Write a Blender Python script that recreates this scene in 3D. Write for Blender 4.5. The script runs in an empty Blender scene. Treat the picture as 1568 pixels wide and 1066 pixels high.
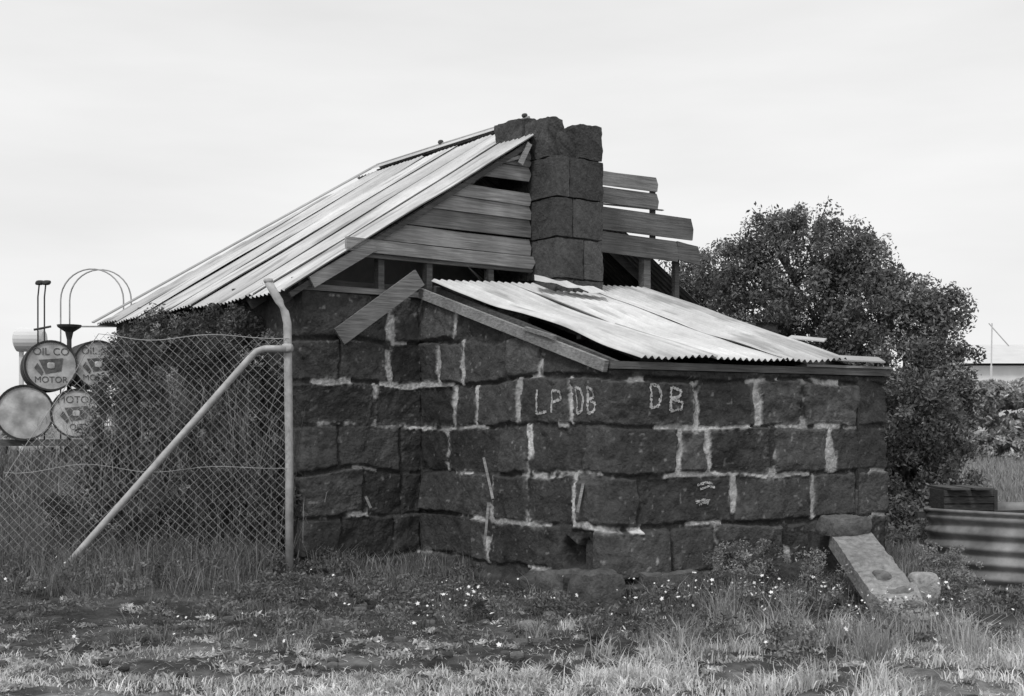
import bpy, math, random
import numpy as np
from mathutils import Vector
R = np.random.default_rng(7)
random.seed(7)
scene = bpy.context.scene
F = 1926.0; H = 1.3; U0 = 784.0; V0 = 650.0
A = np.array([0.794, 0.608, 0.0]); A /= np.linalg.norm(A)
B = np.array([-A[1], A[0], 0.0])
Z = np.array([0, 0, 1.0])
def P(u, v, Y): return np.array([(u-U0)/F*Y, Y, H+(V0-v)/F*Y])

# ---------- numpy noise ----------
def _h(ix, iy, s):
    n = (ix*374761393 + iy*668265263 + s*1442695041) & 0x7fffffff
    n = ((n ^ (n >> 13))*1274126177) & 0x7fffffff
    return ((n ^ (n >> 16)) & 0xffff)/65535.0
def vn(x, y, s=0):
    x = np.asarray(x, float); y = np.asarray(y, float)
    ix = np.floor(x).astype(np.int64); iy = np.floor(y).astype(np.int64)
    fx = x-ix; fy = y-iy
    fx = fx*fx*(3-2*fx); fy = fy*fy*(3-2*fy)
    a = _h(ix, iy, s); b = _h(ix+1, iy, s); c = _h(ix, iy+1, s); d = _h(ix+1, iy+1, s)
    return (a*(1-fx)+b*fx)*(1-fy)+(c*(1-fx)+d*fx)*fy
def fbm(x, y, s=0, o=4):
    r = 0; a = .5; t = 0
    for i in range(o):
        r = r+a*vn(np.asarray(x)*2**i, np.asarray(y)*2**i, s+i*17); t += a; a *= .5
    return r/t
def sst(x):
    x = np.clip(x, 0, 1); return x*x*(3-2*x)

# ---------- materials ----------
def mat(name, base=0.1, attr=False, var=.3, scale=8, rough=.85, bump=.3, bscale=40, rotz=0, stretch=(1, 1, 1), metallic=0, trans=0, var2=0, scale2=1.5, bdist=.01):
    m = bpy.data.materials.new(name); m.use_nodes = True
    nt = m.node_tree; N = nt.nodes; L = nt.links
    bs = N['Principled BSDF']; bs.inputs['Roughness'].default_value = rough
    bs.inputs['Metallic'].default_value = metallic
    bs.inputs['Specular IOR Level'].default_value = .25
    tc = N.new('ShaderNodeTexCoord'); mp = N.new('ShaderNodeMapping'); mp.inputs['Rotation'].default_value[2] = rotz
    m2 = N.new('ShaderNodeMapping'); m2.inputs['Scale'].default_value = stretch
    L.new(tc.outputs['Object'], mp.inputs[0]); L.new(mp.outputs[0], m2.inputs[0])
    no = N.new('ShaderNodeTexNoise'); no.inputs['Scale'].default_value = scale; no.inputs['Detail'].default_value = 8; no.inputs['Roughness'].default_value = .65
    L.new(m2.outputs[0], no.inputs['Vector'])
    mr = N.new('ShaderNodeMapRange'); mr.inputs[1].default_value = .3; mr.inputs[2].default_value = .7
    mr.inputs[3].default_value = 1-var; mr.inputs[4].default_value = 1+var
    L.new(no.outputs['Fac'], mr.inputs[0])
    mu = N.new('ShaderNodeMath'); mu.operation = 'MULTIPLY'; L.new(mr.outputs[0], mu.inputs[0])
    if attr:
        at = N.new('ShaderNodeAttribute'); at.attribute_name = 'col'; L.new(at.outputs['Fac'], mu.inputs[1])
    else: mu.inputs[1].default_value = base
    out = mu.outputs[0]
    if var2:
        n2 = N.new('ShaderNodeTexNoise'); n2.inputs['Scale'].default_value = scale2; n2.inputs['Detail'].default_value = 3
        L.new(tc.outputs['Object'], n2.inputs['Vector'])
        r2 = N.new('ShaderNodeMapRange'); r2.inputs[1].default_value = .35; r2.inputs[2].default_value = .65
        r2.inputs[3].default_value = 1-var2; r2.inputs[4].default_value = 1+var2; L.new(n2.outputs['Fac'], r2.inputs[0])
        m3 = N.new('ShaderNodeMath'); m3.operation = 'MULTIPLY'; L.new(out, m3.inputs[0]); L.new(r2.outputs[0], m3.inputs[1]); out = m3.outputs[0]
    cc = N.new('ShaderNodeCombineColor')
    for i in range(3): L.new(out, cc.inputs[i])
    L.new(cc.outputs[0], bs.inputs['Base Color'])
    if bump:
        nb = N.new('ShaderNodeTexNoise'); nb.inputs['Scale'].default_value = bscale; nb.inputs['Detail'].default_value = 6
        L.new(m2.outputs[0], nb.inputs['Vector'])
        bp = N.new('ShaderNodeBump'); bp.inputs['Strength'].default_value = bump; bp.inputs['Distance'].default_value = bdist
        L.new(nb.outputs['Fac'], bp.inputs['Height']); L.new(bp.outputs[0], bs.inputs['Normal'])
    if trans:
        tr = N.new('ShaderNodeBsdfTranslucent'); L.new(cc.outputs[0], tr.inputs[0])
        mx = N.new('ShaderNodeMixShader'); mx.inputs[0].default_value = trans
        L.new(bs.outputs[0], mx.inputs[1]); L.new(tr.outputs[0], mx.inputs[2]); L.new(mx.outputs[0], N['Material Output'].inputs[0])
    return m
ROT = -math.atan2(A[1], A[0])
M_stone = mat('bluestone', attr=True, var=.38, scale=22, bump=.8, bscale=45, bdist=.017, rough=.9, var2=.2, scale2=2.2)
M_wood = mat('weathered_timber', attr=True, var=.45, scale=3, rotz=ROT, stretch=(1, 8, 22), bump=.5, bscale=5, rough=.85, var2=.2, scale2=3)
M_woodd = mat('dark_timber', base=.05, var=.4, scale=6)
M_iron = mat('galvanised_iron', attr=True, var=.12, scale=9, bump=.08, bscale=30, rough=.55, var2=.14, scale2=1.1)
M_pipe = mat('pipe_metal', base=.42, var=.25, scale=14, bump=.1, rough=.55)
M_wire = mat('fence_wire', base=.40, var=.2, bump=0, rough=.6)
M_leaf = mat('leaf', attr=True, var=.15, bump=0, rough=.6, trans=.3)
M_grass = mat('grass_blade', attr=True, var=.15, bump=0, rough=.7, trans=.3)
M_ground = mat('soil', attr=True, var=.5, scale=9, bump=1, bscale=14, bdist=.06, rough=.95)
M_bark = mat('bark', base=.09, var=.4, scale=15)
M_paint = mat('white_paint', base=.44, var=.45, scale=26, bump=.2)
M_petal = mat('petal', base=.75, var=.05, bump=0)
M_drumw = mat('drum_white', base=.5, var=.3, scale=6, bump=.1, rough=.5, var2=.25, scale2=7)
M_drumd = mat('drum_dark', base=.05, var=.3, scale=8, bump=.1, rough=.5)
M_mark = mat('faded_lettering', base=.13, var=.5, scale=20, bump=0, rough=.6)
M_far = mat('far_paint_hazed', base=.72, var=.1, scale=1, bump=0)  # pale base; on the shed walls it has distance haze painted in
M_farroof = mat('far_roof_hazed', base=.62, var=.08, scale=1, bump=0)  # grey lightened to imitate air haze on far roof, door and pole

# ---------- mesh helpers ----------
def mk(name, V, Fc, m, col=None, parent=None, smooth=False):
    me = bpy.data.meshes.new(name)
    V = np.asarray(V, dtype=np.float32).reshape(-1, 3)
    if isinstance(Fc, np.ndarray):
        k = Fc.shape[1]; n = len(Fc)
        me.vertices.add(len(V)); me.vertices.foreach_set('co', V.ravel())
        me.loops.add(n*k); me.loops.foreach_set('vertex_index', Fc.astype(np.int32).ravel())
        me.polygons.add(n); me.polygons.foreach_set('loop_start', np.arange(0, n*k, k, dtype=np.int32))
        me.update(calc_edges=True)
    else:
        me.from_pydata([tuple(map(float, v)) for v in V], [], [list(map(int, f)) for f in Fc])
    if col is not None:
        c = np.asarray(col, dtype=np.float32)
        if c.ndim == 0: c = np.full(len(V), float(c), np.float32)
        a = me.color_attributes.new('col', 'FLOAT_COLOR', 'POINT')
        cc = np.ones((len(V), 4), np.float32); cc[:, :3] = c[:, None]
        a.data.foreach_set('color', cc.ravel())
    if smooth: me.polygons.foreach_set('use_smooth', np.ones(len(me.polygons), bool))
    me.materials.append(m); me.update()
    o = bpy.data.objects.new(name, me); scene.collection.objects.link(o)
    if parent is not None: o.parent = parent
    return o
def empty(name):
    o = bpy.data.objects.new(name, None); scene.collection.objects.link(o); return o
class MB:
    def __init__(s): s.V = []; s.F = []; s.C = []
    def add(s, V, Fc, c=.2):
        n = len(s.V); s.V += [tuple(v) for v in V]; s.F += [[i+n for i in f] for f in Fc]; s.C += [c]*len(V)
    def prism(s, poly, d, c=.2):
        poly = [np.array(p, float) for p in poly]; d = np.array(d, float); n = len(poly)
        V = poly+[p+d for p in poly]
        Fc = [list(range(n))[::-1], list(range(n, 2*n))]+[[i, (i+1) % n, (i+1) % n+n, i+n] for i in range(n)]
        s.add(V, Fc, c)
    def box(s, c0, ex, ey, ez, c=.2):
        c0 = np.array(c0, float); s.prism([c0, c0+ex, c0+ex+ey, c0+ey], ez, c)
    def beam(s, p0, p1, w, t, up=(0, 0, 1), c=.2):
        p0 = np.array(p0, float); p1 = np.array(p1, float); d = p1-p0; d /= np.linalg.norm(d)
        x = np.cross(d, up); x /= np.linalg.norm(x); y = np.cross(x, d)
        q = [p0-x*t/2-y*w/2, p0+x*t/2-y*w/2, p0+x*t/2+y*w/2, p0-x*t/2+y*w/2]
        s.prism(q, p1-p0, c)
    def tube(s, pts, rad, n=8, c=.2, cap=True):
        pts = [np.array(p, float) for p in pts]
        if np.isscalar(rad): rad = [rad]*len(pts)
        V = []
        for i, p in enumerate(pts):
            d = pts[min(i+1, len(pts)-1)]-pts[max(i-1, 0)]; d /= (np.linalg.norm(d)+1e-9)
            r = np.array([0, 0, 1.]) if abs(d[2]) < .9 else np.array([0, 1., 0])
            x = np.cross(d, r); x /= np.linalg.norm(x); y = np.cross(d, x)
            for k in range(n):
                a = 2*math.pi*k/n; V.append(p+rad[i]*(math.cos(a)*x+math.sin(a)*y))
        Fc = [[i*n+k, i*n+(k+1) % n, (i+1)*n+(k+1) % n, (i+1)*n+k] for i in range(len(pts)-1) for k in range(n)]
        if cap: Fc += [list(range(n))[::-1], [len(V)-n+k for k in range(n)]]
        s.add(V, Fc, c)
    def rock(s, c0, ex, ey, ez, c=.08, rough=.03, seed=0, n=9, rnd=.30):
        ex, ey, ez, c0 = [np.array(q, float) for q in (ex, ey, ez, c0)]
        rs = np.random.default_rng(seed); off = rs.random(3)*50
        g = np.linspace(-1, 1, n)
        for ax in range(3):
            for sg in (-1, 1):
                a_, b_ = np.meshgrid(g, g, indexing='ij'); q = np.zeros((n, n, 3))
                q[..., ax] = sg; q[..., (ax+1) % 3] = a_; q[..., (ax+2) % 3] = b_
                L = np.linalg.norm(q, axis=-1, keepdims=True)
                q = q*(1-rnd*np.maximum(0, L-1.15)/.58)
                w = c0+q[..., 0:1]*ex+q[..., 1:2]*ey+q[..., 2:3]*ez
                nn = fbm(w[..., 0]*9+off[0]+w[..., 2]*5, w[..., 1]*9+off[1]+w[..., 2]*8, seed, 4)-.5
                nd = q[..., 0:1]*ex/np.linalg.norm(ex)+q[..., 1:2]*ey/np.linalg.norm(ey)+q[..., 2:3]*ez/np.linalg.norm(ez)
                nd = nd/np.linalg.norm(nd, axis=-1, keepdims=True)
                V = (w+nd*nn[..., None]*rough*2).reshape(-1, 3)
                Fc = []
                for i in range(n-1):
                    for j in range(n-1):
                        f = [i*n+j, (i+1)*n+j, (i+1)*n+j+1, i*n+j+1]
                        Fc.append(f if sg > 0 else f[::-1])
                s.add(V, Fc, c)
    def make(s, name, m, parent=None, smooth=False): return mk(name, s.V, s.F, m, s.C, parent, smooth)

# ---------- key points ----------
P0 = np.array([.717, 9.14, 0]); Q = np.array([-.803, 11.12, 0]); M = Q-A*1.16
AF = np.array([.858, .514, 0]); Rr = P0+AF*2.785
def G(s, z, off=0): p = M+A*s+B*off; return np.array([p[0], p[1], z])
tt = np.dot(Rr-Q, A); T = Q+A*tt
W = 5.88; LM = 4.25
cottage = empty('stone_cottage')
def u2s(u, o, d):
    k = (u-U0)/F; return (k*o[1]-o[0])/(d[0]-k*d[1])

LV = np.array([2.75, 2.41, 2.0, 1.65, 1.29, .905, .53, .17, -.2, -.6])
def wall_sheet(name, path, topf, joints, step=.012, seed=3, zmin=-.3, extra=None, zmax=2.45):
    path = [np.array(p[:2], float) for p in path]
    seg = [np.linalg.norm(path[i+1]-path[i]) for i in range(len(path)-1)]
    cum = np.concatenate([[0], np.cumsum(seg)]); Ltot = cum[-1]
    ns = int(Ltot/step); S = np.linspace(0, Ltot, ns)
    for c in cum[1:-1]: S[np.argmin(abs(S-c))] = c
    pos = np.zeros((len(S), 2)); nor = np.zeros((len(S), 2))
    dirs = [(path[i+1]-path[i])/seg[i] for i in range(len(seg))]
    nrm = [np.array([d[1], -d[0]]) for d in dirs]
    for k, s in enumerate(S):
        i = min(np.searchsorted(cum, s, side='right')-1, len(seg)-1); i = max(i, 0)
        pos[k] = path[i]+dirs[i]*(s-cum[i]); n = nrm[i].copy()
        for j in range(1, len(seg)):
            dd = abs(s-cum[j])
            if dd < .03:
                mi = nrm[j-1]+nrm[j]; mi /= (1+np.dot(nrm[j-1], nrm[j])); w = dd/.03; n = n*w+mi*(1-w)
        nor[k] = n
    zs = np.arange(zmin, zmax+step, step)
    SS, ZZ = np.meshgrid(S, zs)
    wz = ZZ+(fbm(SS*1.7, ZZ*1.3, seed, 2)-.5)*.10+(vn(SS*6, ZZ*6, seed+4)-.5)*.018+(vn(SS*16, ZZ*16, seed+5)-.5)*.014+(vn(SS*40, ZZ*40, seed+7)-.5)*.010
    ws = SS+(fbm(SS*3, ZZ*3, seed+9, 2)-.5)*.06+(vn(SS*7, ZZ*7, seed+14)-.5)*.022+(vn(SS*18, ZZ*18, seed+6)-.5)*.018+(vn(SS*40, ZZ*40, seed+8)-.5)*.012
    ci = np.searchsorted(-LV, -wz)-1; ci = np.clip(ci, 0, len(LV)-2)
    up = LV[ci]-wz; dn = wz-LV[ci+1]
    dzj = np.minimum(up, dn)
    hw = .004+.011*sst((fbm(SS*2.2, ZZ*5, seed+21, 2)-.5)*4)
    bedid = np.where(up < dn, ci, ci+1)
    hz_white = vn(SS*3.1, bedid*3.3, seed+31)
    dv = dzj-hw-.005*(hz_white > .56)
    ds = np.full(SS.shape, 9.); wflag = np.zeros(SS.shape); bid = np.zeros(SS.shape, int)
    for c in range(len(LV)-1):
        mk_ = ci == c
        js = sorted(joints.get(c, []))
        sm = ws[mk_]; best = np.full(sm.shape, 9.); wf = np.zeros(sm.shape); bb = np.zeros(sm.shape, int)
        for (js_, wh) in js:
            wdt = (.006+.036*vn(ZZ[mk_]*8, js_*7, seed)*(.6+.8*_h(np.int64(js_*50), np.int64(c), 5))) if wh else .004
            d = abs(sm-js_)-wdt; m_ = d < best; best[m_] = d[m_]; wf[m_] = wh; bb += (sm > js_)
        ds[mk_] = best; wflag[mk_] = wf; bid[mk_] = bb+c*100
    d = np.minimum(ds, dv); isv = ds < dv
    brnd = _h(bid, bid*3+1, seed); br2 = _h(bid, bid*5+7, seed+2)
    prof = sst(d/(.008+.020*br2))
    tilt = (br2-.5)*.045*(up-dn)/.36
    fac = np.abs(fbm(SS*4+bid, ZZ*4, seed+50, 3)-.5)*.07
    face = prof*(.010+.024*brnd+tilt+fac)+prof*((fbm(SS*12, ZZ*12, seed+60, 4)-.5)*.026)
    hgt = face+(d <= 0)*(.006*vn(SS*40, ZZ*40, seed+1))
    white = np.where(isv, wflag, (hz_white > .56)*1.0)
    pn = fbm(SS*7, ZZ*7, seed+71, 4)
    hgt = hgt+white*(d < .012)*.014
    tone = .044+.036*brnd+.03*(fbm(SS*1.5, ZZ*1.5, seed+80, 2)-.5)+.03*(fbm(SS*9, ZZ*9, seed+85, 3)-.5)
    wk = sst((pn-.33)*8)*white
    mort = (.03+.03*pn)*(1-wk)+(.32+.5*(pn-.25))*wk
    edge = sst((.008-d)/.011)
    sm_ = wk*sst((.05-d)/.05)*sst((fbm(SS*18, ZZ*18, seed+73, 2)-.45)*5)*.45
    col = tone*(1-edge)+mort*edge
    col = col*(1-sm_)+.24*sm_
    col = col+.12*sst((fbm(SS*26, ZZ*26, seed+90, 2)-.77)*9)
    if extra is not None: hgt, col = extra(SS, ZZ, hgt, col)
    top = np.array([topf(s) for s in S])[None, :]
    Zc = np.minimum(ZZ, top)
    X = pos[None, :, 0]+nor[None, :, 0]*hgt; Y = pos[None, :, 1]+nor[None, :, 1]*hgt
    V = np.stack([X, Y, Zc], -1).reshape(-1, 3)
    nz, nS = SS.shape
    I, J = np.meshgrid(np.arange(nz-1), np.arange(nS-1), indexing='ij')
    ok = (ZZ[:-1, :-1] < np.minimum(top[:, :-1], top[:, 1:]))
    I = I[ok]; J = J[ok]
    Fc = np.stack([I*nS+J, I*nS+J+1, (I+1)*nS+J+1, (I+1)*nS+J], -1)
    mk(name, V, Fc, M_stone, col.ravel(), cottage, smooth=True)
    return S, zs, cum, X, Y, Zc
PF = M+B*LM
L1 = LM; L2 = 1.16; L3 = np.linalg.norm(P0-Q); L4 = 2.785; L5 = np.linalg.norm(T-Rr)
c1, c2, c3, c4 = L1, L1+L2, L1+L2+L3, L1+L2+L3+L4
d3 = (P0-Q)/L3
gj = lambda u: c1+u2s(u, M, A)
sj = lambda u: c2+u2s(u, Q, d3)
fj = lambda u: c3+u2s(u, P0, AF)
J = {1: [(gj(597), 1), (sj(700), 1)], 2: [(gj(517), 0), (gj(592), 1), (sj(675), 1), (sj(712), 1), (sj(780), 0), (sj(830), 1)],
     3: [(gj(570), 1), (sj(702), 1), (sj(735), 1), (sj(800), 1), (sj(878), 1), (fj(1065), 1), (fj(1158), 1), (fj(1225), 1), (fj(1310), 0)],
     4: [(gj(518), 0), (gj(613), 0), (sj(690), 1), (sj(765), 0), (sj(815), 1), (sj(895), 0), (fj(1038), 1), (fj(1082), 1), (fj(1180), 1), (fj(1270), 1)],
     5: [(gj(555), 0), (gj(615), 0), (sj(712), 0), (sj(755), 1), (sj(812), 1), (sj(885), 1), (fj(975), 0), (fj(1120), 1), (fj(1243), 1), (fj(1305), 0)],
     6: [(gj(520), 0), (gj(600), 0), (sj(725), 0), (sj(752), 1), (sj(858), 0), (fj(1025), 0), (fj(1093), 1), (fj(1200), 1), (fj(1255), 0)],
     7: [(gj(560), 0), (sj(700), 0), (sj(815), 0), (fj(985), 0), (fj(1078), 1), (fj(1180), 0), (fj(1290), 0)]}
for c in range(0, 9):
    J.setdefault(c, []); J[c].append((c2, 0))
    s = .1+.2*random.random()
    while s < c1-.15: J[c].append((s, random.random() < .3)); s += .35+.3*random.random()
    s = c4+.2+.2*random.random()
    while s < c4+L5: J[c].append((s, random.random() < .3)); s += .35+.3*random.random()
def rg(S, a, b, w=.02): return sst((S-a)/w)*sst((b-S)/w)
def extra(S, Zz, h, c):
    wb = (fbm(S*9, Zz*9, 77, 3)-.5)*.12
    m = rg(S+wb, sj(862), sj(910), .05)*rg(Zz+wb, .20, .44, .05); h = h-m*.11; c = c*(1-.4*m)
    m = rg(S, sj(916), fj(1022), .03)*rg(Zz, .15, .53, .03); h = h+m*.06; c = c*(1+.35*m)
    wob = (fbm(S*3, Zz*3, 5, 3)-.3)*.12
    m = rg(S, sj(815), fj(1080), .06)*rg(Zz, -.5, .16, .05); h = h+m*(.08+wob); c = c*(1+.3*m)
    m = rg(S, c1+.02, sj(815), .05)*rg(Zz, -.5, .10, .05); h = h+m*.03
    m = rg(S, sj(880), sj(925), .02)*rg(Zz, .5, .88, .02); h = h+m*.03
    return h, c
Ctop = 2.41
def topf(s):
    if s <= c2: return Ctop
    if s <= c3: return 2.47-(2.47-1.69)*(s-c2)/L3
    if s <= c4: return 1.70
    return 1.70+(2.5-1.7)*(s-c4)/L5
WS = wall_sheet('stone_walls', [PF, M, Q, P0, Rr, T], topf, J, extra=extra, step=.010)
J2 = {}
for c in range(9):
    J2[c] = []; s = .2*random.random()
    while s < 14: J2[c].append((s, random.random() < .3)); s += .35+.3*random.random()
M2 = M+A*W
wall_sheet('rear_walls', [T, M2, M2+B*LM, PF], lambda s: 2.41, J2, step=.03, seed=11)
core = MB()
def cw(p, q, z, n, th=.3, z2=None):
    p = p[:2]; q = q[:2]; z2 = z if z2 is None else z2
    a = np.array([*p, -.3]); b = np.array([*q, -.3]); n = np.array([n[0], n[1], 0]); a = a+n*.035; b = b+n*.035
    core.prism([a, b, np.array([b[0], b[1], z2]), np.array([a[0], a[1], z])], n*th, .05)
cw(PF+A*0, M, 2.40, A); cw(M+B*.0, T, 2.40, B); cw(T, M2, 2.40, B); cw(M2, M2+B*LM, 2.40, -A); cw(PF, M2+B*LM, 2.40, -B)
nf = np.array([-AF[1], AF[0], 0]); nin = np.array([-d3[1], d3[0], 0])
g1 = Q+d3*(L3-.62); zt1 = 2.43-(2.43-1.66)*(L3-.62)/L3
cw(Q, g1, 2.43, nin, .28, zt1)
for zz0, zz1 in ((-.3, .17), (.52, 1.64)):
    a = g1+nin*.035+Z*zz0; b = P0+nin*.035+Z*zz0; up0 = zt1 if zz1 > 1 else zz1
    core.prism([a, b, b+Z*(zz1-zz0), a+Z*(up0-zz0)], nin*.28, .05)
core.box(g1+nin*.26+Z*.1, d3*.6, nin*.05, Z*.5, .03)
cw(P0, Rr, 1.68, nf, .28); cw(Rr, T, 1.66, -A, .28, 2.43)
core.make('wall_core', M_stone, cottage)

# painted letters following the wall surface
S_, zs_, cum_, XX, YY, ZZc = WS
def onwall(s, z, off=.006):
    j = np.interp(s, S_, np.arange(len(S_))); i = np.interp(z, zs_, np.arange(len(zs_)))
    i0 = int(i); j0 = int(j); fi = i-i0; fj_ = j-j0
    def bl(Aa): return (Aa[i0, j0]*(1-fj_)+Aa[i0, j0+1]*fj_)*(1-fi)+(Aa[i0+1, j0]*(1-fj_)+Aa[i0+1, j0+1]*fj_)*fi
    x = bl(XX); y = bl(YY)
    n = np.array([d3[1], -d3[0]]) if s < c3 else np.array([AF[1], -AF[0]])
    return np.array([x+n[0]*off, y+n[1]*off, z])
let = MB()
def stroke(pts, w=.011):
    for (s0, z0), (s1, z1) in zip(pts[:-1], pts[1:]):
        L = math.hypot(s1-s0, z1-z0); n = max(2, int(L/.008)); nx = -(z1-z0)/L; nz = (s1-s0)/L
        V = []
        for i in range(n+1):
            t = i/n; s = s0+(s1-s0)*t; z = z0+(z1-z0)*t; ww = w*(.5+.8*random.random())
            for k in (-1, -.33, .33, 1): V.append(onwall(s+nx*ww*k, z+nz*ww*k))
        let.add(V, [[i*4+k, i*4+k+1, i*4+k+5, i*4+k+4] for i in range(n) for k in range(3) if random.random() > .14], .5)
def D_(s, z, w, h): return [[(s, z), (s, z+h)], [(s, z+h), (s+w*.7, z+h*.9), (s+w, z+h*.5), (s+w*.7, z+h*.1), (s, z)]]
def B_(s, z, w, h): return [[(s, z), (s, z+h)], [(s, z+h), (s+w*.8, z+h*.85), (s+w*.7, z+h*.6), (s, z+h*.52)], [(s, z+h*.52), (s+w, z+h*.35), (s+w*.85, z+h*.08), (s, z)]]
for st in ([[(sj(830), 1.57), (sj(827), 1.38), (sj(842), 1.40)]]
           + [[(sj(850), 1.56), (sj(850), 1.39)], [(sj(850), 1.56), (sj(864), 1.55), (sj(864), 1.49), (sj(852), 1.47)]]
           + D_(sj(889), 1.38, .085, .2)+B_(sj(907), 1.38, .075, .2)
           + D_(fj(991), 1.42, .10, .18)+B_(fj(1023), 1.40, .11, .18)): stroke(st)
for z, a, b in ((.86, 1064, 1088), (.83, 1068, 1092), (.73, 1062, 1082), (.71, 1066, 1080)): stroke([(fj(a), z-.02), (fj((a+b)/2), z), (fj(b), z-.01)], .010)
let.make('painted_letters', M_paint, cottage)

# ---------- corrugated iron ----------
def corr(name, fn, a0, a1, pitch=.076, amp=.010, nv=24, tone=.5, seed=0, warp=.02, parent=cottage, contrast=.35, lap=.28):
    na = int((a1-a0)/pitch*10)+1
    a = np.linspace(a0, a1, na); t = np.linspace(0, 1, nv)
    AA, TT = np.meshgrid(a, t)
    Pp, n = fn(AA, TT)
    w = amp*np.sin(2*np.pi*AA/pitch)+(fbm(AA*1.5+seed, TT*3, seed, 2)-.5)*warp
    Pt = Pp+n*w[..., None]
    st = vn(AA*13, TT*.8, seed+3); st2 = vn(AA*4, TT*.6, seed+8)
    col = tone*(1-contrast*.5+contrast*.6*st+contrast*.6*(st2-.3))
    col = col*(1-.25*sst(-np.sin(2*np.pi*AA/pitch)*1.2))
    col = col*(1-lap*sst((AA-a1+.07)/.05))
    col = col*(1-.3*sst((TT-.90)/.1)*vn(AA*20, TT*0, seed+5))
    col = col*(1-.35*sst((fbm(AA*6, TT*5, seed+13, 3)-.60)*7))
    V = Pt.reshape(-1, 3); m = na
    I, Jx = np.meshgrid(np.arange(nv-1), np.arange(na-1), indexing='ij'); I = I.ravel(); Jx = Jx.ravel()
    Fc = np.stack([I*m+Jx, (I+1)*m+Jx, (I+1)*m+Jx+1, I*m+Jx+1], -1)
    return mk(name, V, Fc, M_iron, col.ravel(), parent, smooth=True)
SL = .632; Z0 = 2.51; ZA = Z0+SL*2.94
nl = -A*SL+Z; nl /= np.linalg.norm(nl); nr = A*SL+Z; nr /= np.linalg.norm(nr)
def stop_(b):
    return np.where(b < .8, 2.38+.45*(b+.1)/.9, np.where(b < 3.6, 2.80, np.clip(2.80-(b-3.6)/.77*3.0, -.2, 9)))
def main_fn(lift, skew, raise_=0):
    def fn(b, t):
        top = stop_(b)+(vn(b*6, b*0, 5)-.5)*.05
        eave = -.2-skew+(vn(np.floor(b/.66), b*0, 9)-.5)*.05
        s = top+(eave-top)*t
        p = M+A*s[..., None]+B*b[..., None]; z = Z0+SL*s
        x = (b-b.min())/(np.ptp(b)+1e-6)
        p = np.concatenate([p[..., :2], z[..., None]], -1)+nl*(lift+.016*(1-x)+raise_*(1-x)*t)[..., None]
        return p, nl
    return fn
edges = [-.10, .50, 1.15, 1.78, 2.42, 3.06, 3.72, 4.33]
for i in range(7):
    tn = [.58, .63, .54, .60, .53, .56, .48][i]
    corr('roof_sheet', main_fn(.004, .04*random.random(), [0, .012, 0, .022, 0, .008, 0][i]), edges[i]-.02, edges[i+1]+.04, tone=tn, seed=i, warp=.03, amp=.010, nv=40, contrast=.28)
def right_fn(b, t):
    s = 2.96+(6.05-2.96)*t
    p = M+A*s[..., None]+B*b[..., None]; z = Z0+SL*(2*2.94-s)
    return np.concatenate([p[..., :2], z[..., None]], -1), nr
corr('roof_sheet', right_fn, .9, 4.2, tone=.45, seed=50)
ca = MB()
e1 = M-A*.2+B*4.37; e2 = M+A*6.05+B*4.37; rd = M+A*2.94+B*3.65
ca.prism([[e1[0], e1[1], 2.38], [e2[0], e2[1], 2.38], [rd[0], rd[1], ZA-.02]], B*.01, .4)
for sg, s0 in ((-1, 2.94-.12), (1, 2.94+.12)):
    q = []
    for b0, dz in ((.77, .055), (3.68, .05)): q.append(G(2.94, ZA+dz, b0))
    for b0, dz in ((3.68, .05), (.95, .06)): q.append(G(s0, Z0+SL*(2.94-.12)+dz, b0))
    ca.prism(q, Z*.004, .5)
ca.tube([G(2.94, ZA+.05, .72), G(2.94, ZA+.055, 2.2), G(2.94, ZA+.05, 3.68)], .016, 8, .35)
for b_ in (.78, 2.3): ca.rock(G(2.93, ZA+.08, b_), A*.022, B*.03, Z*.02, .06, .005, 3, 5)
h0 = G(2.94, ZA+.03, 3.66); h1 = M-A*.22+B*4.42; h1 = np.array([h1[0], h1[1], 2.40])
ca.beam(h0+nl*.02, h1+nl*.02, .012, .14, up=nl, c=.36)
ca.make('ridge_capping', M_iron, cottage)

# ---------- timber ----------
tb = MB()
def wcol(): return .13+.14*random.random()
def board(s0, s1, z0, z1, off=-.03, th=.022, c=None, lean=.014, sl=True, dz=0):
    c = wcol() if c is None else c
    sl0 = s0; sb = s0
    if sl:
        sb = max(s0, (z0-Z0)/SL+.03); sl0 = max(s0, (z1-Z0)/SL+.03)
    o = B*off; j = .025*random.random()
    p = [G(sb, z0)+o-B*lean, G(s1-j, z0+dz)+o-B*lean, G(s1+.012, (z0+z1)/2+dz)+o-B*lean/2, G(s1-.02*random.random(), z1+dz-.004)+o, G((sl0+s1)/2, z1+dz/2-.004-.008*random.random())+o, G(sl0, z1-.004)+o]
    tb.prism(p, B*th, c)
for z0, z1, s0, s1, dz in ((2.89, 3.05, 0, 2.36, -.01), (3.05, 3.22, 0, 2.36, .005), (3.22, 3.36, 0, 2.36, .0), (3.36, 3.485, 0, 2.36, -.01),
                    (3.49, 3.57, 0, 1.72, 0), (3.57, 3.71, 0, 2.36, .01), (3.715, 3.80, 0, 2.36, 0), (3.80, 3.88, 2.15, 2.36, -.02), (3.90, 3.97, 2.24, 2.36, -.02)):
    board(s0, s1, z0, z1, dz=dz)
board(.36, 2.37, 2.765, 2.885, off=-.085, th=.035, c=.25, lean=0, sl=False, dz=-.01)
board(.36, 2.37, 2.725, 2.765, off=-.05, th=.03, c=.13, lean=0, sl=False, dz=.0)
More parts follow.
